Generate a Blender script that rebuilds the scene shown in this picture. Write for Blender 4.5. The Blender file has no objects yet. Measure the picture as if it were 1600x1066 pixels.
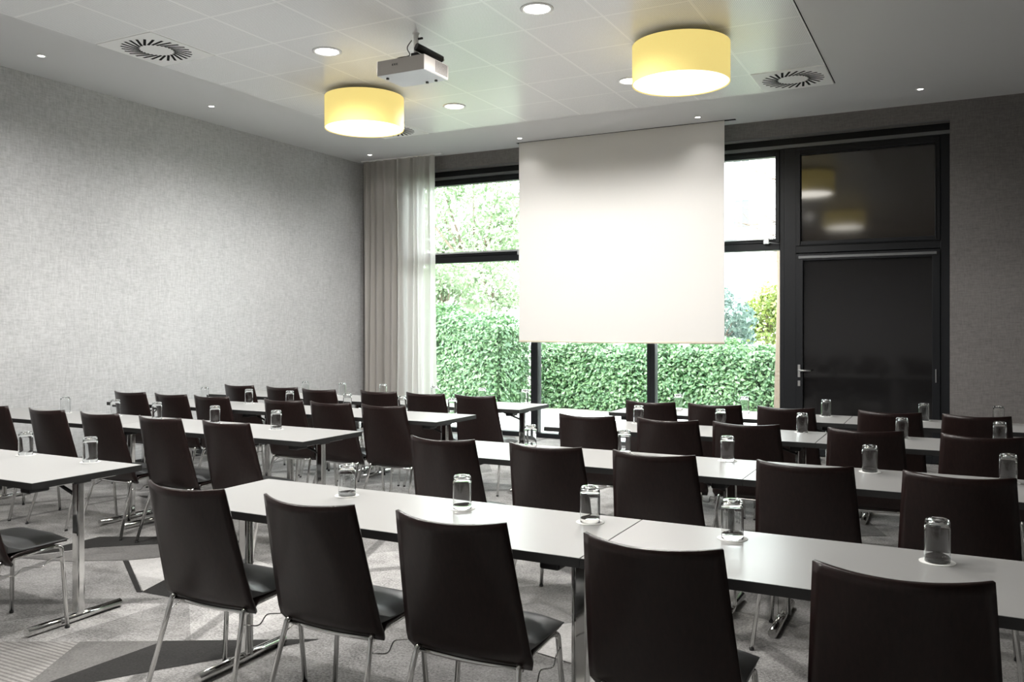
import bpy, math, random
from mathutils import Vector, Matrix
S = bpy.context.scene
C = S.collection
PI = math.pi
# ------------------------------------------------------------------ camera, world, exposure
H = 1.4596
cam_d = bpy.data.cameras.new('camera')
cam = bpy.data.objects.new('camera', cam_d); C.objects.link(cam)
cam.location = (0, 0, H)
cam.rotation_euler = (PI / 2, 0, 0.47897)
cam_d.sensor_width = 36.0
cam_d.lens = 36.0 * 1334.31 / 1600
cam_d.shift_y = -(533.0 - 508.48) / 1600
cam_d.clip_start = 0.02; cam_d.clip_end = 300
S.camera = cam
S.view_settings.view_transform = 'Standard'
S.view_settings.look = 'None'
S.view_settings.gamma = 1
S.view_settings.use_curve_mapping = False
S.view_settings.exposure = 0.36
W = bpy.data.worlds.new('sky'); S.world = W; W.use_nodes = True
wb = W.node_tree.nodes['Background']
wb.inputs[0].default_value = (0.93, 0.97, 1.0, 1)
wb.inputs[1].default_value = 11.0
sun_d = bpy.data.lights.new('sun', 'SUN'); sun_d.energy = 5; sun_d.angle = math.radians(12); sun_d.color = (1, .96, .88)
sun = bpy.data.objects.new('sun', sun_d); C.objects.link(sun)
sun.rotation_euler = (math.radians(-38), math.radians(0), math.radians(-150)) if False else (math.radians(42), 0, math.radians(-18))
ZC = 3.764          # ceiling height
YB = 9.857          # back wall
XL, XR, YF = -7.52, 3.2, -2.6
SPOT_W, DOWN_W, DRUM_W = 5.0, 190.0, 7.5

# ------------------------------------------------------------------ materials
def mat(name):
    m = bpy.data.materials.new(name); m.use_nodes = True
    return m, m.node_tree, m.node_tree.nodes['Principled BSDF']
def plain(name, col, rough=.5, metal=0, spec=.5, **kw):
    m, t, b = mat(name)
    b.inputs['Base Color'].default_value = (*col, 1)
    b.inputs['Roughness'].default_value = rough
    b.inputs['Metallic'].default_value = metal
    b.inputs['Specular IOR Level'].default_value = spec
    for k, v in kw.items(): b.inputs[k.replace('_', ' ')].default_value = v
    return m
def nd(t, typ, **kw):
    n = t.nodes.new(typ)
    for k, v in kw.items():
        if k.startswith('i_'):
            n.inputs[k[2:]].default_value = v
        else: setattr(n, k, v)
    return n
def ramp(t, fac, stops):
    r = t.nodes.new('ShaderNodeValToRGB')
    el = r.color_ramp.elements
    while len(el) < len(stops): el.new(.5)
    for e, (p, c) in zip(el, stops):
        e.position = p; e.color = (*c, 1) if len(c) == 3 else c
    t.links.new(fac, r.inputs[0]); return r.outputs[0]
def mapped(t, scale):
    tc = t.nodes.new('ShaderNodeTexCoord'); mp = t.nodes.new('ShaderNodeMapping')
    mp.inputs['Scale'].default_value = scale
    t.links.new(tc.outputs['Object'], mp.inputs[0]); return mp.outputs[0]
def noise(t, vec, scale, detail=3, rough=.6):
    n = t.nodes.new('ShaderNodeTexNoise'); n.inputs['Scale'].default_value = scale
    n.inputs['Detail'].default_value = detail; n.inputs['Roughness'].default_value = rough
    t.links.new(vec, n.inputs['Vector']); return n.outputs['Fac']
def mixc(t, mode, fac, a, b):
    m = t.nodes.new('ShaderNodeMix'); m.data_type = 'RGBA'; m.blend_type = mode
    if isinstance(fac, (int, float)): m.inputs[0].default_value = fac
    else: t.links.new(fac, m.inputs[0])
    for v, i in ((a, 6), (b, 7)):
        if isinstance(v, tuple): m.inputs[i].default_value = (*v, 1)
        else: t.links.new(v, m.inputs[i])
    return m.outputs[2]
def bump(t, b, h, strength, dist=.01):
    bp = t.nodes.new('ShaderNodeBump'); bp.inputs['Strength'].default_value = strength; bp.inputs['Distance'].default_value = dist
    t.links.new(h, bp.inputs['Height']); t.links.new(bp.outputs[0], b.inputs['Normal'])
def fabric_wall(name, lo, hi, along):
    """woven vinyl wallpaper: short horizontal and vertical threads"""
    m, t, b = mat(name)
    sv = (3, 3, 60) if along == 'v' else (3, 3, 60)
    n1 = noise(t, mapped(t, (70, 70, 12)), 1.0, 4, .75)
    n2 = noise(t, mapped(t, (12, 12, 80)), 1.0, 4, .75)
    n3 = noise(t, mapped(t, (1, 1, 1)), 1.3, 2)
    a = mixc(t, 'MIX', .5, n1, n2)
    a = mixc(t, 'MIX', .12, a, n3)
    c = ramp(t, a, [(.40, lo), (.5, tuple((x + y) / 2 for x, y in zip(lo, hi))), (.60, hi)])
    t.links.new(c, b.inputs['Base Color']); b.inputs['Roughness'].default_value = .75
    b.inputs['Specular IOR Level'].default_value = .25
    bump(t, b, a, .3, .003)
    return m
M = {}
M['wall_left'] = fabric_wall('grey woven wallpaper', (.40, .405, .41), (.565, .57, .575), 'v')
M['wall_back'] = fabric_wall('taupe woven wallpaper', (.145, .137, .133), (.215, .205, .198), 'v')
M['paint'] = plain('matt ceiling paint', (.62, .62, .62), .7, spec=.2)
# perforated metal ceiling tiles
def tiles():
    m, t, b = mat('perforated metal ceiling tile')
    tc = t.nodes.new('ShaderNodeTexCoord')
    sep = t.nodes.new('ShaderNodeSeparateXYZ'); t.links.new(tc.outputs['Object'], sep.inputs[0])
    def mth(op, a, bb=None):
        n = t.nodes.new('ShaderNodeMath'); n.operation = op
        for i, v in enumerate((a, bb)):
            if v is None: continue
            if isinstance(v, (int, float)): n.inputs[i].default_value = v
            else: t.links.new(v, n.inputs[i])
        return n.outputs[0]
    def dist(out, off, pitch):
        a = mth('ADD', out, off); a = mth('DIVIDE', a, pitch); a = mth('FRACT', a)
        a = mth('SUBTRACT', a, .5); a = mth('ABSOLUTE', a); a = mth('SUBTRACT', .5, a)
        return mth('MULTIPLY', a, pitch)
    dx = dist(sep.outputs[0], 6.237 + 6.52, .652); dy = dist(sep.outputs[1], -8.616 + 66.7, .667)
    d = mth('MINIMUM', dx, dy)
    line = mth('LESS_THAN', d, .0045)
    border = mth('LESS_THAN', d, .012)
    px = dist(sep.outputs[0], 20, .0125); py = dist(sep.outputs[1], 20, .0125)
    r2 = mth('ADD', mth('MULTIPLY', px, px), mth('MULTIPLY', py, py))
    hole = mth('LESS_THAN', r2, .0030 ** 2)
    hole = mth('MULTIPLY', hole, mth('SUBTRACT', 1, border))
    base = mixc(t, 'MIX', hole, (.93, .935, .94), (.48, .48, .48))
    col = mixc(t, 'MIX', line, base, (.99, .99, .98))
    t.links.new(col, b.inputs['Base Color'])
    b.inputs['Roughness'].default_value = .27; b.inputs['Specular IOR Level'].default_value = .75
    return m
M['tiles'] = tiles()
M['white'] = plain('white enamel', (.88, .88, .87), .45)
M['black'] = plain('black plastic', (.012, .012, .013), .45)
M['gap'] = plain('shadow gap', (.01, .01, .01), .9, spec=.1)
M['frame'] = plain('anthracite aluminium', (.009, .010, .012), .42, spec=.25)
M['rail'] = plain('grey aluminium rail', (.16, .165, .17), .4, metal=.6)
M['opener'] = plain('satin aluminium', (.55, .57, .58), .35, metal=.8)
M['door_panel'] = plain('black glazed door panel', (.012, .0115, .012), .08, spec=.5)
M['transom'] = plain('dark brown glazed panel', (.020, .016, .013), .07, IOR=1.75)
M['chrome'] = plain('polished chrome', (.72, .72, .71), .11, metal=1)
M['steel'] = plain('brushed steel', (.6, .6, .6), .3, metal=1)
M['seat'] = plain('charcoal leatherette', (.095, .098, .10), .42, spec=.55)
M['edge'] = plain('dark table edge', (.02, .02, .02), .5)
M['paper'] = plain('white paper coaster', (.86, .86, .84), .7)
M['screen'] = plain('matt white projection cloth', (.73, .715, .69), .85, spec=.1)
M['cream'] = plain('cream hem', (.85, .76, .62), .6)
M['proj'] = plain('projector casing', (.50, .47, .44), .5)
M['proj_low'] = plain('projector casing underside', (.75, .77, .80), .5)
M['print'] = plain('printed marking', (.06, .06, .06), .6)
M['render'] = plain('white rendered facade', (.7, .7, .69), .9)
M['facade_glass'] = plain('facade window glass', (.07, .085, .09), .3)
M['paving'] = plain('pale terrace paving', (.58, .57, .55), .9)
M['soil'] = plain('lawn', (.23, .25, .19), .95)
M['bark'] = plain('bark', (.16, .12, .09), .9)
def wood():
    m, t, b = mat('dark wenge veneer')
    n = noise(t, mapped(t, (90, 90, 4)), 1, 4)
    c = ramp(t, n, [(.3, (.010, .0045, .004)), (.7, (.021, .0098, .0088))])
    t.links.new(c, b.inputs['Base Color']); b.inputs['Roughness'].default_value = .30
    b.inputs['Specular IOR Level'].default_value = .36
    return m
M['wood'] = wood()
def top():
    m, t, b = mat('light grey laminate')
    b.inputs['Base Color'].default_value = (.36, .36, .355, 1)
    b.inputs['Roughness'].default_value = .30; b.inputs['IOR'].default_value = 1.65
    return m
M['top'] = top()
def carpet(name, lo, hi, stripes=False):
    m, t, b = mat(name)
    v = mapped(t, (1, 1, 1))
    big = noise(t, v, .9, 2); mid = noise(t, v, 5, 4, .65); fine = noise(t, v, 85, 3, .8)
    a = mixc(t, 'MIX', .5, big, mid); a = mixc(t, 'MIX', .45, a, fine)
    c = ramp(t, a, [(.38, lo), (.62, hi)])
    if name == 'patterned carpet':
        vo = t.nodes.new('ShaderNodeTexVoronoi'); vo.inputs['Scale'].default_value = 1.05
        mp = mapped(t, (1.0, .55, 1)); t.links.new(mp, vo.inputs['Vector'])
        se = t.nodes.new('ShaderNodeSeparateColor'); t.links.new(vo.outputs['Color'], se.inputs[0])
        k = ramp(t, se.outputs[0], [(0, (.62, .62, .62)), (1, (1.25, 1.25, 1.25))])
        c = mixc(t, 'MULTIPLY', 1, c, k)
        ve = t.nodes.new('ShaderNodeTexVoronoi'); ve.feature = 'DISTANCE_TO_EDGE'; ve.inputs['Scale'].default_value = .62
        t.links.new(mapped(t, (1.0, .6, 1)), ve.inputs['Vector'])
        ln = ramp(t, ve.outputs[0], [(.0, (.55, .55, .55)), (.012, (.55, .55, .55)), (.02, (1, 1, 1))])
        c = mixc(t, 'MULTIPLY', 1, c, ln)
    if stripes:
        w = t.nodes.new('ShaderNodeTexWave'); w.bands_direction = 'Y'; w.inputs['Scale'].default_value = 13
        w.inputs['Distortion'].default_value = .4
        t.links.new(v, w.inputs['Vector'])
        k = ramp(t, w.outputs['Fac'], [(.3, (.68, .67, .66)), (.6, (1.08, 1.06, 1.04))])
        c = mixc(t, 'MULTIPLY', 1, c, k)
    t.links.new(c, b.inputs['Base Color'])
    b.inputs['Roughness'].default_value = .95; b.inputs['Specular IOR Level'].default_value = .15
    bump(t, b, fine, .4, .004)
    return m
M['carpet'] = carpet('patterned carpet', (.10, .098, .096), (.52, .51, .50))
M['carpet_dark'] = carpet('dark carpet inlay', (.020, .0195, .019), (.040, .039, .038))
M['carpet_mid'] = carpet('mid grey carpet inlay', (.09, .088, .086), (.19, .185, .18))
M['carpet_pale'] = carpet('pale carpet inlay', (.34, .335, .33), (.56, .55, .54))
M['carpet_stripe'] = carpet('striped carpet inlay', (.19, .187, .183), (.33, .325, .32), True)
def glass_pane():
    m = bpy.data.materials.new('window glass'); m.use_nodes = True; t = m.node_tree; t.nodes.clear()
    o = t.nodes.new('ShaderNodeOutputMaterial'); mx = t.nodes.new('ShaderNodeMixShader')
    tr = t.nodes.new('ShaderNodeBsdfTransparent'); tr.inputs[0].default_value = (.94, .97, .96, 1)
    gl = t.nodes.new('ShaderNodeBsdfGlossy'); gl.inputs['Roughness'].default_value = .01
    fr = t.nodes.new('ShaderNodeFresnel'); fr.inputs[0].default_value = 1.5
    t.links.new(fr.outputs[0], mx.inputs[0]); t.links.new(tr.outputs[0], mx.inputs[1]); t.links.new(gl.outputs[0], mx.inputs[2])
    t.links.new(mx.outputs[0], o.inputs[0]); return m
M['pane'] = glass_pane()
def tumbler():
    m = bpy.data.materials.new('clear drinking glass'); m.use_nodes = True; t = m.node_tree; t.nodes.clear()
    o = t.nodes.new('ShaderNodeOutputMaterial'); g = t.nodes.new('ShaderNodeBsdfGlass')
    g.inputs['IOR'].default_value = 1.45; g.inputs['Roughness'].default_value = 0; g.inputs['Color'].default_value = (.985, .99, .99, 1)
    t.links.new(g.outputs[0], o.inputs[0]); return m
M['tumbler'] = tumbler()
def cloth():
    m = bpy.data.materials.new('sheer curtain cloth'); m.use_nodes = True; t = m.node_tree; t.nodes.clear()
    o = t.nodes.new('ShaderNodeOutputMaterial'); d = t.nodes.new('ShaderNodeBsdfDiffuse'); d.inputs[0].default_value = (.62, .59, .55, 1)
    tl = t.nodes.new('ShaderNodeBsdfTranslucent'); tl.inputs[0].default_value = (.85, .84, .83, 1)
    tr = t.nodes.new('ShaderNodeBsdfTransparent')
    m1 = t.nodes.new('ShaderNodeMixShader'); m1.inputs[0].default_value = .5
    m2 = t.nodes.new('ShaderNodeMixShader'); m2.inputs[0].default_value = .15
    t.links.new(d.outputs[0], m1.inputs[1]); t.links.new(tl.outputs[0], m1.inputs[2])
    t.links.new(m1.outputs[0], m2.inputs[1]); t.links.new(tr.outputs[0], m2.inputs[2]); t.links.new(m2.outputs[0], o.inputs[0]); return m
M['curtain'] = cloth()
def emis(name, col, st):
    m = bpy.data.materials.new(name); m.use_nodes = True; t = m.node_tree; t.nodes.clear()
    o = t.nodes.new('ShaderNodeOutputMaterial'); e = t.nodes.new('ShaderNodeEmission')
    e.inputs[0].default_value = (*col, 1); e.inputs[1].default_value = st
    t.links.new(e.outputs[0], o.inputs[0]); return m
M['lamp_disc'] = emis('lit downlight lens', (1, .97, .92), 7)
M['spot_disc'] = emis('lit spot lens', (1, .97, .9), 14)
M['diffuser'] = emis('lit drum diffuser', (1, .95, .82), 2.2)
def shade():
    m, t, b = mat('yellow fabric shade')
    n = noise(t, mapped(t, (200, 200, 200)), 1, 2)
    c = ramp(t, n, [(.3, (.50, .40, .13)), (.7, (.56, .45, .16))])
    t.links.new(c, b.inputs['Base Color'])
    b.inputs['Emission Color'].default_value = (1.0, .80, .27, 1); b.inputs['Emission Strength'].default_value = .58
    b.inputs['Roughness'].default_value = .8
    return m
M['shade'] = shade()
def leaf(name, a, b_, tl=.35):
    m = bpy.data.materials.new(name); m.use_nodes = True; t = m.node_tree; t.nodes.clear()
    o = t.nodes.new('ShaderNodeOutputMaterial'); d = t.nodes.new('ShaderNodeBsdfDiffuse'); tr = t.nodes.new('ShaderNodeBsdfTranslucent')
    g = t.nodes.new('ShaderNodeNewGeometry')
    c = ramp(t, g.outputs['Random Per Island'], [(0, a), (.55, tuple((x + y) / 2 for x, y in zip(a, b_))), (1, b_)])
    t.links.new(c, d.inputs[0]); t.links.new(c, tr.inputs[0])
    m1 = t.nodes.new('ShaderNodeMixShader'); m1.inputs[0].default_value = tl
    gl = t.nodes.new('ShaderNodeBsdfGlossy'); gl.inputs['Roughness'].default_value = .42; gl.inputs[0].default_value = (.8, .9, .85, 1)
    m2 = t.nodes.new('ShaderNodeMixShader'); m2.inputs[0].default_value = .07
    t.links.new(d.outputs[0], m1.inputs[1]); t.links.new(tr.outputs[0], m1.inputs[2])
    t.links.new(m1.outputs[0], m2.inputs[1]); t.links.new(gl.outputs[0], m2.inputs[2]); t.links.new(m2.outputs[0], o.inputs[0]); return m
M['ivy'] = leaf('ivy leaves', (.04, .125, .04), (.20, .33, .15))
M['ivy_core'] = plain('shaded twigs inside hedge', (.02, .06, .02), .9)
M['haze_leaf'] = leaf('tree leaves paled by haze', (.16, .24, .12), (.40, .48, .32), .5)  # outdoor haze and overexposure put into the leaf colour
M['blue_leaf'] = leaf('blue green shrub leaves', (.07, .13, .11), (.18, .25, .22), .4)
M['lime_leaf'] = leaf('yellow green shrub leaves', (.12, .18, .03), (.30, .34, .08), .4)

# ------------------------------------------------------------------ mesh helper
class MB:
    def __init__(s): s.v = []; s.f = []; s.m = []; s.sm = []
    def add(s, vs, fs, mi=0, smooth=False):
        n = len(s.v); s.v += [tuple(v) for v in vs]
        for f in fs: s.f.append(tuple(i + n for i in f)); s.m.append(mi); s.sm.append(smooth)
        return s
    def box(s, x0, x1, y0, y1, z0, z1, mi=0):
        v = [(x, y, z) for x in (x0, x1) for y in (y0, y1) for z in (z0, z1)]
        return s.add(v, [(0, 1, 3, 2), (4, 6, 7, 5), (0, 4, 5, 1), (2, 3, 7, 6), (0, 2, 6, 4), (1, 5, 7, 3)], mi)
    def tube(s, pts, r, n=8, mi=0, closed=False, ry=None):
        pts = [Vector(p) for p in pts]; rings = []
        up = Vector((0, 0, 1))
        prev = None
        for i, p in enumerate(pts):
            d = (pts[min(i + 1, len(pts) - 1)] - pts[max(i - 1, 0)]).normalized()
            if prev is None:
                a = d.cross(up) if abs(d.dot(up)) < .95 else d.cross(Vector((1, 0, 0)))
            else:
                a = prev - d * prev.dot(d)
            a.normalize(); prev = a.copy(); b = d.cross(a)
            rr = r[i] if isinstance(r, (list, tuple)) else r
            rings.append([p + a * (rr * math.cos(2 * PI * k / n)) + b * ((ry or rr) * math.sin(2 * PI * k / n)) for k in range(n)])
        vs = [q for rg in rings for q in rg]
        fs = [(i * n + k, i * n + (k + 1) % n, (i + 1) * n + (k + 1) % n, (i + 1) * n + k) for i in range(len(pts) - 1) for k in range(n)]
        s.add(vs, fs, mi, True)
        m = len(s.v) - len(vs)
        s.f.append(tuple(m + k for k in reversed(range(n)))); s.m.append(mi); s.sm.append(False)
        s.f.append(tuple(m + (len(pts) - 1) * n + k for k in range(n))); s.m.append(mi); s.sm.append(False)
        return s
    def lathe(s, prof, n=32, mi=0, c=(0, 0, 0), smooth=True):
        vs = [(c[0] + r * math.cos(2 * PI * k / n), c[1] + r * math.sin(2 * PI * k / n), c[2] + z) for r, z in prof for k in range(n)]
        fs = [(i * n + k, i * n + (k + 1) % n, (i + 1) * n + (k + 1) % n, (i + 1) * n + k) for i in range(len(prof) - 1) for k in range(n)]
        return s.add(vs, fs, mi, smooth)
    def disc(s, c, r, n=32, mi=0, up=1):
        vs = [(c[0] + r * math.cos(2 * PI * k / n), c[1] + r * math.sin(2 * PI * k / n), c[2]) for k in range(n)]
        return s.add(vs, [tuple(range(n)) if up > 0 else tuple(reversed(range(n)))], mi)
    def build(s, name, mats, parent=None, bevel=0, solid=0, sub=0, loc=None):
        me = bpy.data.meshes.new(name); me.from_pydata(s.v, [], s.f)
        for m in (mats if isinstance(mats, (list, tuple)) else [mats]): me.materials.append(m)
        for p, mi, sm in zip(me.polygons, s.m, s.sm): p.material_index = mi; p.use_smooth = sm
        me.update()
        o = bpy.data.objects.new(name, me); C.objects.link(o)
        if parent: o.parent = parent
        if loc: o.location = loc
        if solid:
            x = o.modifiers.new('s', 'SOLIDIFY'); x.thickness = solid; x.offset = 0
        if bevel:
            x = o.modifiers.new('b', 'BEVEL'); x.width = bevel; x.segments = 2; x.limit_method = 'ANGLE'; x.angle_limit = math.radians(40)
        if sub:
            x = o.modifiers.new('u', 'SUBSURF'); x.levels = sub; x.render_levels = sub
        return o
def tag(o, label=None, cat=None, group=None, kind=None):
    if label: o['label'] = label
    if cat: o['category'] = cat
    if group: o['group'] = group
    if kind: o['kind'] = kind
    return o
def empty(name, loc=(0, 0, 0), rz=0):
    o = bpy.data.objects.new(name, None); C.objects.link(o); o.location = loc; o.rotation_euler = (0, 0, rz); o.empty_display_size = .1
    return o
def kids(o): return [c for c in C.objects if c.parent == o]
def copy_tree(o, parent=None):
    c = o.copy(); C.objects.link(c)
    if parent: c.parent = parent
    for k in kids(o): copy_tree(k, c)
    return c
def struct(name, mb, m, parent=None, **kw):
    o = mb.build(name, m, parent, **kw)
    if parent is None: o['kind'] = 'structure'
    return o
def smooth_path(pts, rad=.04, n=5):
    """rounds the corners of a polyline"""
    pts = [Vector(p) for p in pts]; out = [pts[0]]
    for i in range(1, len(pts) - 1):
        a, b, c = pts[i - 1], pts[i], pts[i + 1]
        r1 = min(rad, (a - b).length * .45, (c - b).length * .45)
        p0 = b + (a - b).normalized() * r1; p1 = b + (c - b).normalized() * r1
        for k in range(n + 1):
            t = k / n; out.append(p0 * (1 - t) ** 2 + b * 2 * t * (1 - t) + p1 * t ** 2)
    out.append(pts[-1]); return out

# ------------------------------------------------------------------ room shell
WY = 10.05       # window plane
NX0, NX1 = -6.72, -0.052   # niche opening
NZ = 3.573
# floor with inlaid carpet shapes (one mesh)
fl = MB(); fl.add([(XL - .2, YF - .2, 0), (XR + .2, YF - .2, 0), (XR + .2, WY + .1, 0), (XL - .2, WY + .1, 0)], [(0, 1, 2, 3)])
fl.add([(XL - .2, YF - .2, -.06), (XR + .2, YF - .2, -.06), (XR + .2, WY + .1, -.06), (XL - .2, WY + .1, -.06)], [(3, 2, 1, 0)])
def ccw(L): 
    a = sum(L[i][0] * L[(i + 1) % len(L)][1] - L[(i + 1) % len(L)][0] * L[i][1] for i in range(len(L)))
    return L if a > 0 else L[::-1]
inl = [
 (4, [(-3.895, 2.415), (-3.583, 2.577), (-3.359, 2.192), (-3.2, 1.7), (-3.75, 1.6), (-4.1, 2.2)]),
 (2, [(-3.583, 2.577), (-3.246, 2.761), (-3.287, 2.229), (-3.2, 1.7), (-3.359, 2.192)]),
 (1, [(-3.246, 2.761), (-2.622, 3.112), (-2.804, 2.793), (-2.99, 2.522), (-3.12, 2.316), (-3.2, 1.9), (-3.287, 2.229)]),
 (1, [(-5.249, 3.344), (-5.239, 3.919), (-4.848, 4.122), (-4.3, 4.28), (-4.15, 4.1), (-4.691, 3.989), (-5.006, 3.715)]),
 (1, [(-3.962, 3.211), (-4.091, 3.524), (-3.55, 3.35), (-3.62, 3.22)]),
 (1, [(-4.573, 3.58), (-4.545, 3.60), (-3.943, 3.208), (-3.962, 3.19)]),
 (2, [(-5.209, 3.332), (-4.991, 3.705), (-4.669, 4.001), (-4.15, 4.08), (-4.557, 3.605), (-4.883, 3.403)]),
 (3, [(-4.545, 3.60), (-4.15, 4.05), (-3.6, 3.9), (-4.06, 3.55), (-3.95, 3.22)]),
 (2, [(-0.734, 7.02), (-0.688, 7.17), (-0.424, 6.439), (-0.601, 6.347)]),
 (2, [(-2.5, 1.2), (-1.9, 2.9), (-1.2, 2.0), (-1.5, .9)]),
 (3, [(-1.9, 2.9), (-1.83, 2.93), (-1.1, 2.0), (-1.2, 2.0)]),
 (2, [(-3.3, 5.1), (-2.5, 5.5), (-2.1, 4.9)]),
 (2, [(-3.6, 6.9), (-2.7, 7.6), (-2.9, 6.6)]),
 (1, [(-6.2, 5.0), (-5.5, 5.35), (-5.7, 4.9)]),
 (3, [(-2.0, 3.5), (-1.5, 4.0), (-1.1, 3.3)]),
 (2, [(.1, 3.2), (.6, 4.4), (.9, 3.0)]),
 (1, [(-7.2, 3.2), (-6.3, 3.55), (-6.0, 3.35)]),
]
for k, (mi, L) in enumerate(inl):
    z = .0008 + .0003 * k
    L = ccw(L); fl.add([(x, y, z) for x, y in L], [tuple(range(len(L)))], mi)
struct('floor', fl, [M['carpet'], M['carpet_dark'], M['carpet_mid'], M['carpet_pale'], M['carpet_stripe']])
struct('wall_left', MB().box(XL - .15, XL, YF - .2, YB + .35, 0, ZC + .1), M['wall_left'])
struct('wall_right', MB().box(XR, XR + .15, YF - .2, YB + .35, 0, ZC + .1), M['wall_back'])
struct('wall_front', MB().box(XL, XR, YF - .15, YF, 0, ZC + .1), M['wall_left'])
bw = MB()
bw.box(XL, NX0, YB, YB + .35, 0, ZC)          # pier left of the glazing
bw.box(NX1, XR, YB, YB + .35, 0, ZC)          # pier right of the door
bw.box(NX0, NX1, YB, YB + .35, NZ, ZC)        # fascia above
struct('wall_back', bw, M['wall_back'])
struct('trim_1', MB().box(NX0, NX1, YB - .004, YB + .02, NZ - .006, NZ + .004), M['rail'])
struct('baseboard_left', MB().box(XL, XL + .012, YF, YB, 0, .07), M['black'])
struct('baseboard_back', MB().box(NX1, XR, YB - .012, YB, 0, .07), M['black'])
# ceiling: plaster field, raised perforated metal tile field, shadow gap
ce = MB().box(XL - .15, XR + .15, YF - .2, YB + .35, ZC, ZC + .12)
ceiling = struct('ceiling', ce, M['paint'])
TX0, TX1, TY1 = -6.237, -1.02, 8.616
TY0 = TY1 - .667 * 15
MB().box(TX0 - .004, TX1 + .007, TY0, TY1 + .006, ZC - .0015, ZC).build('shadow_gap', M['gap'], ceiling)
MB().box(TX0, TX1, TY0, TY1, ZC - .006, ZC - .0015).build('tile_field', M['tiles'], ceiling)
# access slot of the projection screen in the plaster
MB().box(-4.93, -2.18, 9.60, 9.66, ZC - .001, ZC).build('screen_slot', M['gap'], ceiling)

# ------------------------------------------------------------------ glazing
def bars(mb, x0, x1, z0, z1, w, y0, y1, mi=0):
    """rectangular frame of bars, w wide"""
    mb.box(x0, x0 + w, y0, y1, z0, z1, mi); mb.box(x1 - w, x1, y0, y1, z0, z1, mi)
    mb.box(x0 + w, x1 - w, y0, y1, z0, z0 + w, mi); mb.box(x0 + w, x1 - w, y0, y1, z1 - w, z1, mi)
def window(n, x0, x1, top=3.50):
    """full-height bay: fixed lower light, tilting upper sash"""
    root = empty(f'window_{n}', ((x0 + x1) / 2, WY, 0)); root['kind'] = 'structure'
    X0, X1 = x0 - root.location.x, x1 - root.location.x
    m = MB()
    pw = .05
    m.box(X0, X0 + pw, -.05, .07, 0, top); m.box(X1 - pw, X1, -.05, .07, 0, top)
    m.box(X0 + pw, X1 - pw, -.05, .07, 0, .06); m.box(X0 + pw, X1 - pw, -.05, .07, top - .08, top)
    m.box(X0 + pw, X1 - pw, -.05, .07, 2.316, 2.40)
    m.build('frame', M['frame'], root, bevel=.004)
    s = MB(); bars(s, X0 + pw, X1 - pw, 2.40, top - .08, .045, -.07, .03)
    sash = s.build('sash', M['frame'], root, bevel=.004)
    MB().box(X0 + pw + .045, X1 - pw - .045, -.005, .005, 2.445, top - .125).build('pane', M['pane'], sash)
    MB().box(X0 + pw, X1 - pw, -.005, .005, .06, 2.316).build('pane', M['pane'], root)
    op = MB(); op.box(X0 + pw + .06, X1 - pw - .06, -.10, -.07, 2.432, 2.455)
    for x in (X0 + pw + .14, X1 - pw - .14):
        op.box(x - .03, x + .03, -.105, -.07, 2.385, 2.45)
    op.build('tilt_opener', M['opener'], root, bevel=.003)
    return root
w0 = window(1, -6.72, -4.87)
w1 = window(2, -4.87, -3.29)
w2 = window(3, -3.29, -1.72)
cb = MB().tube(smooth_path([(.55, -.09, 2.45), (.62, -.1, 2.40), (.74, -.08, 2.385)], .05), .005, 6)
cb.build('cable', M['opener'], w2)
# head rail and dark blind box above the bays
hr = MB(); hr.box(NX0, NX1, WY - .045, WY + .1, 3.50, NZ)
struct('trim_2', hr, M['frame'])
struct('trim_3', MB().box(NX0, NX1, WY - .085, WY - .045, 3.455, 3.492), M['rail'])
# door with transom
dr = empty('door_1', (-.886, WY, 0)); dr['kind'] = 'structure'
fx = MB(); X0, X1 = -1.72 + .886, -.052 + .886
fx.box(X0, X0 + .13, -.06, .07, 0, 3.5); fx.box(X1 - .09, X1, -.06, .07, 0, 3.5)
fx.box(X0 + .13, X1 - .09, -.06, .039, 2.27, 2.35); fx.box(X0 + .13, X1 - .09, -.06, .039, 3.42, 3.5); fx.box(X0 + .13, X1 - .09, .04, .07, 0, 3.5)
fx.build('frame', M['frame'], dr, bevel=.004)
tf = MB(); bars(tf, X0 + .13, X1 - .09, 2.35, 3.42, .05, -.075, .03); bars(tf, X0 + .165, X1 - .125, 2.36, 3.385, .014, -.085, -.07)
tr_ = tf.build('transom_sash', M['frame'], dr, bevel=.003)
MB().box(X0 + .18, X1 - .14, -.03, -.02, 2.4, 3.37).build('transom_glass', M['transom'], tr_)
df = MB(); bars(df, X0 + .13, X1 - .09, .01, 2.26, .075, -.075, .02)
lf = df.build('door_leaf', M['frame'], dr, bevel=.003)
MB().box(X0 + .2, X1 - .16, -.03, -.02, .08, 2.19).build('door_glass', M['door_panel'], lf)
MB().box(X0 + .16, X1 - .12, -.09, -.072, 2.205, 2.235).build('top_rail', M['rail'], lf, bevel=.003)
hm = MB(); hx = X0 + .165
hm.box(hx - .013, hx + .013, -.085, -.075, .88, 1.02); hm.tube([(hx, -.08, .955), (hx, -.125, .955)], .009, 8)
hm.tube([(hx, -.12, .955), (hx + .13, -.12, .955)], .0095, 8)
hm.box(hx - .013, hx + .013, -.085, -.075, .78, .84)
hm.build('door_handle', M['steel'], dr)
hg = MB(); hg.box(X1 - .135, X1 - .125, -.09, -.075, .86, 1.0); hg.build('hinge', M['steel'], dr)

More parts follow.
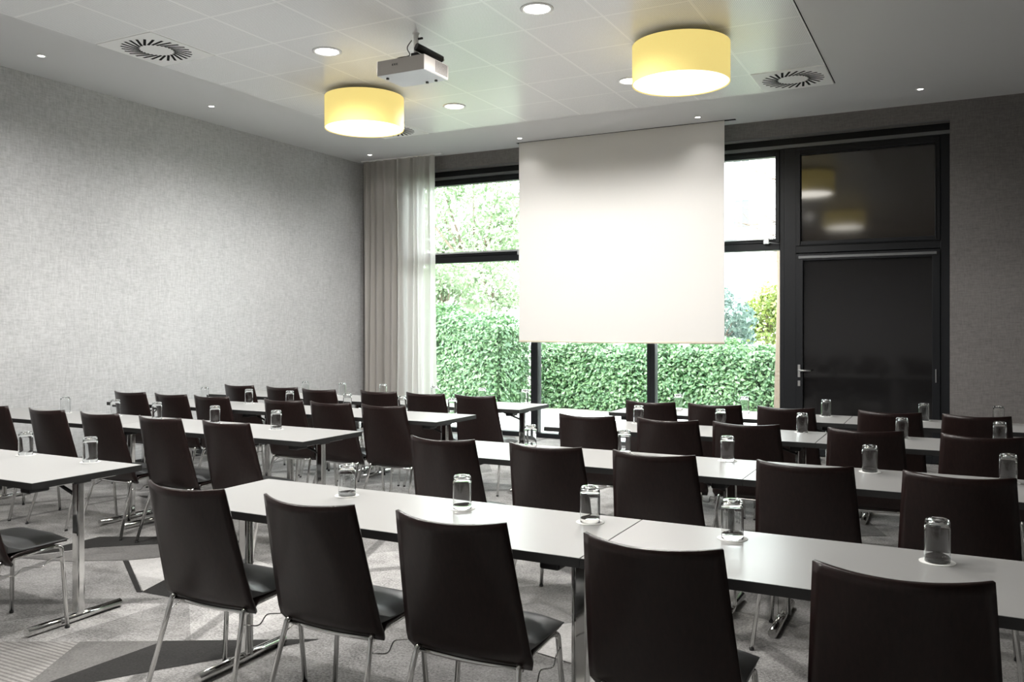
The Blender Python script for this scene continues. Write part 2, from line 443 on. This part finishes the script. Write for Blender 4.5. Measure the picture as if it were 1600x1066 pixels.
# ------------------------------------------------------------------ curtain
def curtain():
    mb = MB(); n = 420; x0, x1 = -7.385, -6.19
    rnd = random.Random(4)
    ph = []; a = 0
    for i in range(n + 1):
        a += (.16 + .05 * math.sin(i * .045) + .03 * math.sin(i * .021 + 1)); ph.append(a)
    zs = [0.02, .9, 1.9, 2.9, 3.55, 3.75]
    vs = []
    for z in zs:
        k = z / 3.75
        for i in range(n + 1):
            u = i / n
            amp = .036 * (1 - .45 * k) + .012 * math.sin(i * .07)
            y = 9.70 + amp * math.sin(ph[i]) + .012 * math.sin(ph[i] * .37 + z)
            x = x0 + (x1 - x0) * u + .008 * math.sin(ph[i] * .5 + z * 1.3) + (.02 * math.sin(z * .8 + 2) if u > .9 else 0)
            vs.append((x, y, z))
    fs = [(j * (n + 1) + i, j * (n + 1) + i + 1, (j + 1) * (n + 1) + i + 1, (j + 1) * (n + 1) + i) for j in range(len(zs) - 1) for i in range(n)]
    mb.add([(x, y - 9.7, z) for x, y, z in vs], fs, 0, True)
    root = empty('curtain', (0, 9.70, 0))
    tag(root, 'floor-length sheer beige curtain in soft pleats in the corner by the garden window', 'curtain')
    mb.build('cloth', M['curtain'], root)
    MB().box(-7.42, -6.1, -.02, .02, 3.75, ZC).build('curtain_track', M['white'], root)
curtain()

# ------------------------------------------------------------------ projection screen
sc = empty('projection_screen', (-3.6, 9.62, 0))
tag(sc, 'large white roll-down projection screen hanging from the ceiling before the windows', 'projection screen')
MB().box(-1.295, 1.295, -.002, .002, 1.27, ZC - .002).build('screen_cloth', M['screen'], sc)
MB().tube([(-1.295, 0, 1.258), (1.295, 0, 1.258)], .013, 12).build('bottom_bar', M['cream'], sc)

# ------------------------------------------------------------------ ceiling fittings
def add_spot(name, loc, energy, parent, size=2.6, blend=.8, r=.05, col=(1, .975, .945)):
    l = bpy.data.lights.new(name, 'SPOT'); l.energy = energy; l.spot_size = size; l.spot_blend = blend; l.shadow_soft_size = r; l.color = col
    o = bpy.data.objects.new(name, l); C.objects.link(o); o.parent = parent; o.location = loc; return o
def drum(x, y, label):
    root = empty('drum_lamp', (x, y, ZC)); tag(root, label, 'lamp', 'yellow drum ceiling lamps')
    R, z1, z0 = .388, -.05, -.36
    MB().lathe([(R, z0), (R, z1), (R - .006, z1), (R - .006, z0), (R, z0)], 72).build('lamp_shade', M['shade'], root)
    MB().lathe([(0.0001, z0 + .008), (R - .008, z0 + .008), (R - .008, z0 + .014), (.0001, z0 + .014)], 72, smooth=False).build('diffuser', M['diffuser'], root)
    MB().lathe([(.0001, 0), (.08, 0), (.08, -.025), (.012, -.03), (.012, z1 - .006), (.0001, z1 - .006)], 24).build('ceiling_mount', M['white'], root)
    MB().lathe([(.0001, z1 - .012), (R - .007, z1 - .012), (R - .007, z1 - .007), (.0001, z1 - .007)], 72, smooth=False).build('glow_block_disc', M['white'], root)  # unseen disc added to keep the ring of light off the ceiling
    mb = MB()
    for k in range(3):
        a = 2 * PI * k / 3; mb.tube([(0, 0, z1 - .002), ((R - .004) * math.cos(a), (R - .004) * math.sin(a), z1 - .002)], .004, 6)
    mb.build('spider', M['white'], root)
    l = bpy.data.lights.new('bulb', 'POINT'); l.energy = DRUM_W * .3; l.shadow_soft_size = .08; l.color = (1, .86, .6)
    o = bpy.data.objects.new('bulb', l); C.objects.link(o); o.parent = root; o.location = (.0, 0, -.2)
    a = bpy.data.lights.new('glow', 'AREA'); a.shape = 'DISK'; a.size = .7; a.energy = DRUM_W; a.color = (1, .95, .86)
    o = bpy.data.objects.new('glow', a); C.objects.link(o); o.parent = root; o.location = (0, 0, z0 + .002)
    return root
drum(-5.198, 6.837, 'large yellow fabric drum ceiling lamp, the farther one beside the projector')
drum(-1.963, 6.729, 'large yellow fabric drum ceiling lamp, the nearer one right of the projector')
drum(-1.963, 1.9, 'yellow fabric drum ceiling lamp overhead, seen only as a reflection in the dark transom')
drum(-5.198, 1.9, 'yellow fabric drum ceiling lamp overhead at the left, outside the photo')
def downlight(x, y, label):
    root = empty('downlight', (x, y, ZC - .006)); tag(root, label, 'ceiling light', 'round recessed downlights')
    MB().lathe([(.095, 0), (.122, 0), (.122, -.004), (.105, -.010), (.095, -.004), (.095, 0)], 40).build('trim_ring', M['white'], root)
    MB().disc((0, 0, -.004), .1, 40, up=-1).build('lens', M['lamp_disc'], root)
    add_spot('beam', (0, 0, -.02), DOWN_W, root, 2.92, .38, .09)
    return root
dls = [(-2.694, 5.58, 'round lit downlight above the tables, nearest one, at the top edge of the photo'),
 (-4.676, 5.64, 'round lit downlight left of the projector'),
 (-4.662, 7.667, 'round lit downlight just beyond and right of the farther yellow lamp'),
 (-2.709, 7.629, 'round lit downlight partly hidden behind the nearer yellow lamp')]
for a in dls: downlight(*a)
for x in (-2.694, -4.676):
    for y in (3.55, 1.5): downlight(x, y, 'round lit downlight overhead, %s one of the %s pair above the photo edge' % ('right' if x > -3 else 'left', 'farther' if y > 3 else 'nearer'))
def spot(x, y, label):
    root = empty('ceiling_spot', (x, y, ZC)); tag(root, label, 'ceiling light', 'small recessed spots round the ceiling edge')
    MB().lathe([(.024, 0), (.043, 0), (.043, -.003), (.03, -.006), (.024, 0)], 28).build('trim_ring', M['white'], root)
    MB().disc((0, 0, -.003), .026, 24, up=-1).build('lens', M['spot_disc'], root)
    add_spot('beam', (0, 0, -.015), SPOT_W, root, 2.0, .8, .03)
for a in [(-6.93, 4.62, 'small lit ceiling spot along the left wall, the nearest one'),
          (-6.94, 6.51, 'small lit ceiling spot along the left wall, midway to the corner'),
          (-7.02, 9.35, 'small lit ceiling spot in the corner before the curtain'),
          (-4.76, 9.37, 'small lit ceiling spot above the left end of the projection screen'),
          (-2.53, 9.33, 'small lit ceiling spot above the right end of the projection screen'),
          (-.304, 9.22, 'small lit ceiling spot before the dark door at the right')]: spot(*a)
def vent(x, y, label):
    root = empty('air_diffuser', (x, y, ZC - .006)); tag(root, label, 'vent', 'square swirl air diffusers')
    MB().box(-.322, .322, -.33, .33, -.005, 0).build('plate', M['white'], root, bevel=.002)
    mb = MB(); n = 26
    for k in range(n):
        a = 2 * PI * k / n; p0 = Vector((.135 * math.cos(a), .135 * math.sin(a), 0)); b = a + .42
        p1 = Vector((.275 * math.cos(b), .275 * math.sin(b), 0)); d = (p1 - p0).normalized(); q = Vector((-d.y, d.x, 0)) * .0105
        v = [p0 - q, p1 - q, p1 + q, p0 + q]
        mb.add([(u.x, u.y, -.0062) for u in v] + [(u.x, u.y, -.001) for u in v], [(3, 2, 1, 0), (0, 1, 5, 4), (1, 2, 6, 5), (2, 3, 7, 6), (3, 0, 4, 7)])
    mb.build('slots', M['gap'], root)
vent(-5.911, 4.955, 'white square ceiling air diffuser with a ring of slots, above the left wall')
vent(-5.911, 8.282, 'white square ceiling air diffuser mostly hidden behind the farther yellow lamp')
vent(-1.346, 8.282, 'white square ceiling air diffuser in the ceiling corner right of the nearer yellow lamp')

# ------------------------------------------------------------------ projector
pj = empty('ceiling_projector', (-3.80, 5.62, 3.41), .0)
tag(pj, 'white data projector hanging from a ceiling pole between the two yellow lamps', 'projector')
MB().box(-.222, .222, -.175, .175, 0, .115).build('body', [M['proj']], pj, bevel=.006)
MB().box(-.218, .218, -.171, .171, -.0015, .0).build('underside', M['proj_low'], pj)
g = MB()
for r_ in range(9):
    for c_ in range(9): g.box(.2215, .2235, -.02 + c_ * .02, -.006 + c_ * .02, .018 + r_ * .0102, .0235 + r_ * .0102)
g.build('vent_grille', M['print'], pj)
lg = MB()      # small maker's mark on the rear face: three dark letter-like strokes
for x in (-.075, -.055, -.035):
    lg.box(x, x + .004, -.1765, -.175, .062, .076); lg.box(x + .004, x + .013, -.1765, -.175, .073, .076); lg.box(x + .004, x + .013, -.1765, -.175, .062, .065)
    lg.box(x + .004, x + .011, -.1765, -.175, .068, .0705)
lg.build('logo', M['print'], pj)
for x, y in ((-.17, -.10), (.14, .12), (.05, .13)): MB().tube([(x, y, -.014), (x, y, 0)], .012, 12).build('foot', M['black'], pj)
MB().tube([(-.10, .176, .055), (-.10, .21, .055)], .035, 20).build('lens', M['black'], pj)
MB().tube([(.03, 0, .15), (.03, 0, ZC - 3.41)], .02, 16).build('mount_pole', M['white'], pj)
MB().lathe([(.0001, 0), (.03, 0), (.03, -.012), (.0001, -.012)], 24, c=(.03, 0, ZC - 3.41)).build('ceiling_plate', M['white'], pj)
mt = MB(); mt.box(-.03, .08, -.09, .09, .115, .135); mt.box(.0, .06, -.03, .03, .13, .19)
mt.tube([(.05, -.03, .235), (.15, .19, .175)], .031, 16); mt.box(.03, .11, -.04, .13, .12, .16)
mt.tube([(-.08, -.06, .118), (-.02, -.02, .17)], .012, 8); mt.box(.03, .09, -.004, .012, .295, .312)
mt.build('mount_bracket', M['black'], pj, bevel=.004)
MB().tube([(.148, .186, .176), (.155, .202, .172)], .017, 16).build('bracket_knob', M['steel'], pj)
MB().tube(smooth_path([(-.01, 0, .30), (-.05, -.02, .24), (0, -.02, .17), (-.10, -.06, .16), (-.12, -.10, .117)], .04), .004, 6).build('cable', M['black'], pj)

# ------------------------------------------------------------------ chair
def chair():
    root = empty('meeting_chair')
    nu = 17
    # back panel, a cupped trapezoid reaching just below the seat, corners rounded
    vs = []; nv = 16; zs0, zs1 = .364, .848
    for j in range(nv + 1):
        v = j / nv; z = zs0 + (zs1 - zs0) * v
        w = .237 - .035 * v
        if v < .07: w -= .016 * (1 - v / .07) ** 2
        yc = .052 - .124 * v ** .92 + (.018 * (1 - v / .12) ** 2 if v < .12 else 0)
        sag = .012 + .052 * v
        for k in range(nu):
            u = -1 + 2 * k / (nu - 1)
            vs.append((w * u, yc - sag * (1 - u * u), z + .010 * u * u * v))
    fs = [(j * nu + i, j * nu + i + 1, (j + 1) * nu + i + 1, (j + 1) * nu + i) for j in range(nv) for i in range(nu - 1)]
    b = MB().add(vs, fs, 0, True).build('backrest', M['wood'], root, solid=.011)
    # seat plate joined to the back
    vs = []; pr = [(.066, .384, .215), (.078, .398, .215), (.10, .406, .21), (.20, .412, .207), (.31, .420, .205), (.352, .417, .198)]
    for y, z, w in pr:
        for k in range(9):
            u = -1 + 2 * k / 8; vs.append((w * u, y, z))
    fs = [(j * 9 + i, j * 9 + i + 1, (j + 1) * 9 + i + 1, (j + 1) * 9 + i) for j in range(5) for i in range(8)]
    MB().add(vs, fs, 0, True).build('seat_plate', M['wood'], root, solid=.011)
    # upholstered pad
    vs = []; n1, n2 = 11, 11
    for s_ in (1, 0):
        for j in range(n2):
            v = j / (n2 - 1); y = .054 + .302 * v
            rear = math.exp(-(v / .14) ** 2) * .035; fr = max(0, v - .8) / .2
            for k in range(n1):
                u = -1 + 2 * k / (n1 - 1); e = max(abs(u), 0)
                w = .212 - .006 * v
                if s_:
                    z = .424 + .030 * (1 - e ** 6) * (1 - fr ** 3) + rear * .8 - .006 * (1 - u * u) * (1 - v)
                else: z = .4175 + rear * .1 + .003 * v
                vs.append((w * u, y, z))
    N = n1 * n2; fs = []
    for j in range(n2 - 1):
        for i in range(n1 - 1):
            a = j * n1 + i; fs.append((a, a + 1, a + 1 + n1, a + n1)); fs.append((N + a, N + a + n1, N + a + 1 + n1, N + a + 1))
    for i in range(n1 - 1):
        fs.append((i + 1, i, N + i, N + i + 1)); a = (n2 - 1) * n1 + i; fs.append((a, a + 1, N + a + 1, N + a))
    for j in range(n2 - 1):
        a = j * n1; fs.append((a, a + n1, N + a + n1, N + a)); a = j * n1 + n1 - 1; fs.append((a + n1, a, N + a, N + a + n1))
    MB().add(vs, fs, 0, True).build('seat', M['seat'], root, bevel=.004)
    r = .0102
    for s in (-1, 1):
        # rear leg, front leg as tapered-out bent tubes meeting the side rail
        MB().tube(smooth_path([(s * .188, .05, .385), (s * .192, .03, .378), (s * .225, -.075, .011)], .03), r, 8).build('leg', M['chrome'], root)
        MB().tube(smooth_path([(s * .188, .285, .398), (s * .195, .325, .392), (s * .225, .335, .011)], .03), r, 8).build('leg', M['chrome'], root)
    fr = MB()
    for s in (-1, 1): fr.tube([(s * .188, .05, .385), (s * .188, .285, .398)], r, 8)
    fr.tube(smooth_path([(-.2, .045, .368), (0, .035, .362), (.2, .045, .368)], .1), .008, 8)
    fr.tube([(-.19, .27, .397), (.19, .27, .397)], .008, 8)
    fr.build('seat_frame', M['chrome'], root)
    for s in (-1, 1):
        MB().tube(smooth_path([(s * .197, .015, .33), (s * .236, .07, .315), (s * .222, .12, .345), (s * .236, .2, .325), (s * .225, .24, .35), (s * .205, .325, .345)], .02, 4), .0026, 6).build('linking_hook', M['chrome'], root)
    for s, y, x in ((-1, -.075, .225), (1, -.075, .225), (-1, .335, .225), (1, .335, .225)):
        MB().lathe([(.0001, 0), (.0108, 0), (.0108, .011), (.0001, .011)], 12, c=(s * x, y, 0)).build('foot_glide', M['black'], root)
    return root
proto = chair()
ordn = ['first', 'second', 'third', 'fourth', 'fifth', 'sixth']
rows = {
 'R1': (2.30, 'nearest', 'right', [-2.585, -1.988, -1.415, -.754, -.121]),
 'R2': (3.90, 'second', 'right', [-2.446, -1.836, -1.27, -.586, .01]),
 'R3': (5.34, 'third', 'right', [-2.204, -1.645, -1.148, -.466, .133]),
 'R4': (6.525, 'farthest', 'right', [-2.150, -1.64, -1.112, -.41, .125]),
 'L1': (2.265, 'nearest', 'left', [-4.60, -4.034]),
 'L2': (3.925, 'second', 'left', [-6.49, -5.826, -5.251, -4.652, -4.06]),
 'L3': (5.30, 'third', 'left', [-6.674, -6.145, -5.652, -4.846, -4.36, -3.855]),
 'L4': (6.41, 'farthest', 'left', [-6.444, -5.876, -5.35, -4.715, -4.20, -3.69]),
}
extra = {('R1', 0): 'dark brown plywood chair, leftmost of the nearest right-hand row, by the bare table end',
 ('R1', 4): 'dark brown plywood chair in the bottom right corner, largest and closest to the viewer',
 ('L1', 0): 'chair at the bottom left edge, only two thin chrome feet showing',
 ('L1', 1): 'chair at the bottom left edge showing its charcoal seat and chrome front leg'}
rg = random.Random(7); first = True
for key, (y, rn, side, xs) in rows.items():
    for i, x in enumerate(xs):
        o = proto if first else copy_tree(proto); first = False
        o.location = (x, (y if not (key == 'L4' and i == 2) else 6.335) + .072, 0)
        o.rotation_euler = (0, 0, math.radians(rg.uniform(-1.2, 1.2)))
        lab = extra.get((key, i)) or f'dark brown plywood chair, {ordn[i]} from left in the {rn} row of the {side}-hand tables'
        tag(o, lab, 'chair', 'dark brown meeting chairs')

# ------------------------------------------------------------------ tables
TL, TD, TH = 1.83, .593, .74
def table():
    root = empty('folding_table')
    t = MB().box(-TL / 2 + .002, TL / 2 - .002, .002, TD - .002, TH - .028, TH).build('tabletop', M['top'], root)
    e = MB(); h0, h1 = TH - .031, TH - .0012
    e.box(-TL / 2, TL / 2, 0, .0022, h0, h1); e.box(-TL / 2, TL / 2, TD - .0022, TD, h0, h1)
    e.box(-TL / 2, -TL / 2 + .0022, .0022, TD - .0022, h0, h1); e.box(TL / 2 - .0022, TL / 2, .0022, TD - .0022, h0, h1)
    e.build('edge_band', M['edge'], t)
    yc = .322
    for s in (-1, 1):
        x = s * (TL / 2 - .125)
        cl = MB().box(x - .024, x + .024, yc - .02, yc + .02, .035, TH - .05).build('leg', M['chrome'], root, bevel=.008)
        MB().tube([(x - s * .034, yc, .035), (x - s * .034, yc, TH - .05)], .007, 8).build('strut', M['chrome'], cl)
        MB().tube([(x, .055, .0215), (x, TD - .035, .0215)], .0215, 16).build('foot', M['chrome'], cl)
        MB().tube([(x - s * .03, yc, TH - .12), (x - s * .25, yc, TH - .045)], .009, 8).build('brace', M['black'], cl)
        MB().box(x - .02, x + .02, .07, TD - .07, TH - .055, TH - .0285).build('support_rail', M['steel'], root, bevel=.004)
        MB().box(x - .035, x + .035, .045, .15, TH - .065, TH - .0285).build('corner_block', M['black'], root, bevel=.008)
        MB().box(x - .035, x + .035, yc - .04, yc + .05, TH - .06, TH - .0285).build('hinge_block', M['black'], root, bevel=.008)
        c = MB(); c.box(min(x - s * .30, x - s * .20), max(x - s * .30, x - s * .20), yc - .045, yc + .045, TH - .068, TH - .0285)
        c.build('folding_fitting', M['black'], root, bevel=.008)
    return root
tp = table()
TN = {'R1': (-1.03, 2.436), 'R2': (-.883, 4.035), 'R3': (-.761, 5.481), 'R4': (-.724, 6.659),
      'L1': (-3.728, 2.44), 'L2': (-3.573, 4.081), 'L3': (-3.419, 5.367), 'L4': (-3.294, 6.477)}
first = True
for key, (xj, yn) in TN.items():
    rn, side = rows[key][1], rows[key][2]
    cs = ((xj - TL / 2, 'left'), (xj + TL / 2, 'right')) if side == 'right' else ((xj - TL * 1.5, 'left'), (xj - TL / 2, 'right'))
    for cx, lr in cs:
        o = tp if first else copy_tree(tp); first = False
        o.location = (cx + (-.0006 if lr == 'left' else .0006), yn, 0)
        tag(o, f'pale folding table, {lr} one in the {rn} row of the {side}-hand tables', 'table', 'pale folding tables')

# ------------------------------------------------------------------ glasses on coasters
def glass():
    R = .0365; h = .130
    # upturned tumbler: rim at the bottom, thick rounded base at the top
    pr = [(.0352, .0), (.0365, .0008), (.0368, .02), (.0369, .09), (.0362, .112), (.0350, .121), (.0325, .127), (.029, h), (.0001, h - .0005),
          (.0001, h - .010), (.027, h - .011), (.0318, h - .016), (.0345, h - .026), (.0353, .09), (.0352, .02), (.0350, .0008), (.0352, .0)]
    o = MB().lathe(pr, 32).build('tumbler', M['tumbler'])
    return o
def coaster():
    return MB().lathe([(.0001, 0), (.051, 0), (.051, .0012), (.0001, .0012)], 36, smooth=False).build('paper_coaster', M['paper'])
gp, cp = glass(), coaster()
GL = {'R1': [(-2.281, 2.88), (-1.718, 2.884), (-1.185, 2.90), (-.668, 2.90), (-.049, 2.90)],
 'R2': [(-2.23, 4.53), (-1.651, 4.55), (-1.074, 4.55), (-.373, 4.53), (.214, 4.51)],
 'R3': [(-2.06, 5.98), (-1.462, 5.99), (-.912, 5.98), (-.302, 5.97), (.24, 5.99)],
 'R4': [(-2.10, 7.12), (-1.545, 7.14), (-.909, 7.15), (-.212, 7.15), (.28, 7.16)],
 'L1': [(-4.576, 2.96), (-4.04, 2.965)],
 'L2': [(-6.497, 4.54), (-5.911, 4.56), (-5.426, 4.55), (-4.804, 4.54), (-4.169, 4.49)],
 'L3': [(-6.357, 5.88), (-5.78, 5.87), (-5.308, 5.89), (-4.66, 5.89), (-4.09, 5.89), (-3.60, 5.89)],
 'L4': [(-6.067, 6.97), (-5.574, 6.96), (-5.085, 6.99), (-4.48, 7.0), (-3.95, 7.0), (-3.50, 7.0)]}
first = True
for key, pts in GL.items():
    rn, side = rows[key][1], rows[key][2]
    for i, (x, y) in enumerate(pts):
        g_, c_ = (gp, cp) if first else (gp.copy(), cp.copy())
        if not first: C.objects.link(g_); C.objects.link(c_)
        first = False
        c_.location = (x, y, TH + .0003); g_.location = (x, y, TH + .0017)
        g_.rotation_euler = (0, 0, rg.uniform(0, 3))
        tag(g_, f'upturned water glass, {ordn[i]} from left on the {rn} row of the {side}-hand tables', 'glass', 'upturned water glasses')
        tag(c_, f'round white paper coaster under the {ordn[i]} glass from left, {rn} {side}-hand row', 'coaster', 'paper coasters')

# ------------------------------------------------------------------ outdoors
struct('trim_4', MB().box(-30, 12, WY + .1, 13.75, -.12, -.04), M['paving'])
bpy.data.objects['trim_4'].name = 'terrace'
struct('lawn', MB().box(-60, 40, 13.75, 60, -.14, -.05), M['soil'])
def leaves(name, material, surf, n, size, seed, parent=None):
    """n folded ivy-like leaves; surf(rnd) -> point, normal"""
    rnd = random.Random(seed); vs = []; fs = []
    for i in range(n):
        p, nn = surf(rnd); p = Vector(p)
        nn = (Vector(nn) + Vector((rnd.uniform(-.8, .8), rnd.uniform(-.8, .8), rnd.uniform(-.5, .9)))).normalized()
        a = nn.cross(Vector((rnd.uniform(-1, 1), rnd.uniform(-1, 1), rnd.uniform(-1, 1)))).normalized(); b = nn.cross(a)
        s = size * rnd.uniform(.6, 1.25); k = len(vs)
        for q in (-a * s, b * s * .55 + nn * s * .2 - a * s * .1, a * s, -b * s * .55 + nn * s * .2 - a * s * .1): vs.append(tuple(p + q))
        fs.append((k, k + 1, k + 2)); fs.append((k, k + 2, k + 3))
    mb = MB(); mb.v = vs; mb.f = fs; mb.m = [0] * len(fs); mb.sm = [False] * len(fs)
    return mb.build(name, material, parent)
def hedge(x0, x1, y0, y1, z1, n, size, seed, label, group=None, slope=0):
    root = empty('ivy_hedge', ((x0 + x1) / 2, (y0 + y1) / 2, 0)); tag(root, label, 'hedge', group)
    cx, cy = root.location.x, root.location.y
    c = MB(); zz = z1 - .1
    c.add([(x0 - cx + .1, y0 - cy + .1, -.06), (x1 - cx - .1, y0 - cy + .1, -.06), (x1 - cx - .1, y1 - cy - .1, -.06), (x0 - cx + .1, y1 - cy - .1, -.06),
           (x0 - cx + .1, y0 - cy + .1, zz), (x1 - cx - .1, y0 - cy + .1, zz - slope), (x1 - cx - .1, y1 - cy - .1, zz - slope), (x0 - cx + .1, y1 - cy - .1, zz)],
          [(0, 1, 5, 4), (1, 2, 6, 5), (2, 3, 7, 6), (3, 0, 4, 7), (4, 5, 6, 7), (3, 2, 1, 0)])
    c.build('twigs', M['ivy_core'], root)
    A = (x1 - x0) * (z1 + .1); B = (y1 - y0) * (z1 + .1); T = (x1 - x0) * (y1 - y0)
    def surf(r):
        k = r.random() * (A + B + T * .7)
        x = r.uniform(x0, x1)
        top = z1 - slope * (x - x0) / (x1 - x0) + .06 * math.sin(x * 5) + .05 * math.sin(x * 11 + 1)
        wob = .07 * math.sin(x * 3.1 + 2) + r.uniform(-.09, .06)
        if k < A: return (x - cx, y0 - cy + wob, -.04 + r.random() * (top + .04)), (0, -1, .5)
        if k < A + B: return (x1 - cx + r.uniform(-.08, .06), r.uniform(y0, y1) - cy, -.04 + r.random() * (z1 - slope)), (1, 0, .5)
        return (x - cx, r.uniform(y0, y1) - cy, top + r.uniform(-.05, .08)), (0, 0, 1)
    leaves('leaves', M['ivy'], surf, n, size, seed, root)
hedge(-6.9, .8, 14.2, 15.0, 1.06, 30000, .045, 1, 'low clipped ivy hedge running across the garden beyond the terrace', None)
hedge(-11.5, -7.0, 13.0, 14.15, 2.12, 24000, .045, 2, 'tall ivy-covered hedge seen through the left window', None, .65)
def bush(x, y, z, rx, ry, rz, n, size, m, seed, label, name='garden_shrub', trunk=True):
    root = empty(name, (x, y, 0)); tag(root, label, 'shrub' if name == 'garden_shrub' else 'tree')
    rnd0 = random.Random(seed + 50)
    blobs = [(rnd0.uniform(-.6, .6) * rx, rnd0.uniform(-.6, .6) * ry, rnd0.uniform(-.6, .7) * rz, rnd0.uniform(.25, .5)) for _ in range(16)]
    def surf(r):
        b = r.choice(blobs); d = Vector((r.gauss(0, 1), r.gauss(0, 1), r.gauss(0, 1))).normalized()
        k = b[3] * (r.random() ** .3)
        return (b[0] + d.x * rx * k, b[1] + d.y * ry * k, max(.05, z + b[2] + d.z * rz * k)), d
    leaves('foliage', m, surf, n, size, seed, root)
    if trunk:
        tb = MB(); rr = min(rx, rz) * .045
        tb.tube([(0, 0, -.1), (.03, 0, z * .5), (0, .05, z)], [rr * 1.5, rr, rr * .7], 8)
        for b in blobs:
            m_ = Vector((b[0] * .4, b[1] * .4, z + b[2] * .2 - rz * .25)); tb.tube([(0, .02, max(.1, z - rz * .55)), m_, (b[0], b[1], z + b[2])], [rr * .7, rr * .4, rr * .15], 5)
        tb.build('trunk', M['bark'], root)
bush(-13.0, 22.6, 4.3, 3.4, 1.6, 2.7, 9000, .085, M['haze_leaf'], 3, 'haze-paled garden tree seen through the upper left window', 'garden_tree')
bush(-10.4, 16.6, 2.2, 1.6, 1.0, 1.0, 4200, .065, M['haze_leaf'], 5, 'haze-paled green bush rising behind the tall ivy hedge')
bush(-10.5, 19.0, 2.5, 1.2, .9, .9, 3600, .06, M['haze_leaf'], 15, 'small haze-paled bush between the tall hedge and the projection screen edge')
bush(-4.2, 17.2, 1.5, .8, .8, .9, 3500, .06, M['blue_leaf'], 6, 'blue-green bush just right of the projection screen')
bush(-3.72, 19.4, 1.75, .75, .8, 1.05, 3500, .06, M['lime_leaf'], 8, 'yellow-green bush beside the dark window post')
# bare branch reaching in from the right, a thin tree beyond
bt = empty('bare_tree', (-2.50, 13.85, 0)); tag(bt, 'thin bare-branched tree seen at the right edge of the garden view', 'tree')
tb = MB(); tb.tube([(0, 0, -.1), (.05, 0, 2), (0, 0, 4.5), (.1, 0, 6)], [.05, .04, .03, .015], 8)
rb = random.Random(12)
for k in range(16):
    z = rb.uniform(1.9, 4.6); a = rb.uniform(2.6, 3.7); L = rb.uniform(.5, 1.1)
    p = [Vector((0, 0, z))]
    for j in range(5):
        p.append(p[-1] + Vector((math.cos(a) * L / 5, math.sin(a) * L / 10, rb.uniform(-.02, .16)))); a += rb.uniform(-.5, .5)
    tb.tube(p, [.009, .008, .007, .006, .004, .002], 5)
tb.build('branches', M['bark'], bt)
# white house beyond
hs = empty('white_house', (-4, 30, 0)); tag(hs, 'white rendered house beyond the garden, one tall window visible', 'house')
hw = MB()
hw.box(-9, 9, .0, 6, -.1, 9); hw.build('wall', M['render'], hs)
for x, z0, z1 in ((-2.6, 4.8, 5.85), (2.2, 4.8, 5.85), (-2.6, 7, 8.4), (-6.2, 4.8, 5.85)):
    wf = MB(); bars(wf, x - .32, x + .32, z0, z1, .05, -.04, .0); wf.box(x - .02, x + .02, -.04, 0, z0, z1); wf.box(x - .4, x + .4, -.1, 0, z0 - .06, z0)
    f_ = wf.build('window_frame', M['white'], hs)
    MB().box(x - .3, x + .3, -.02, -.005, z0 + .04, z1 - .04).build('pane', M['facade_glass'], f_)
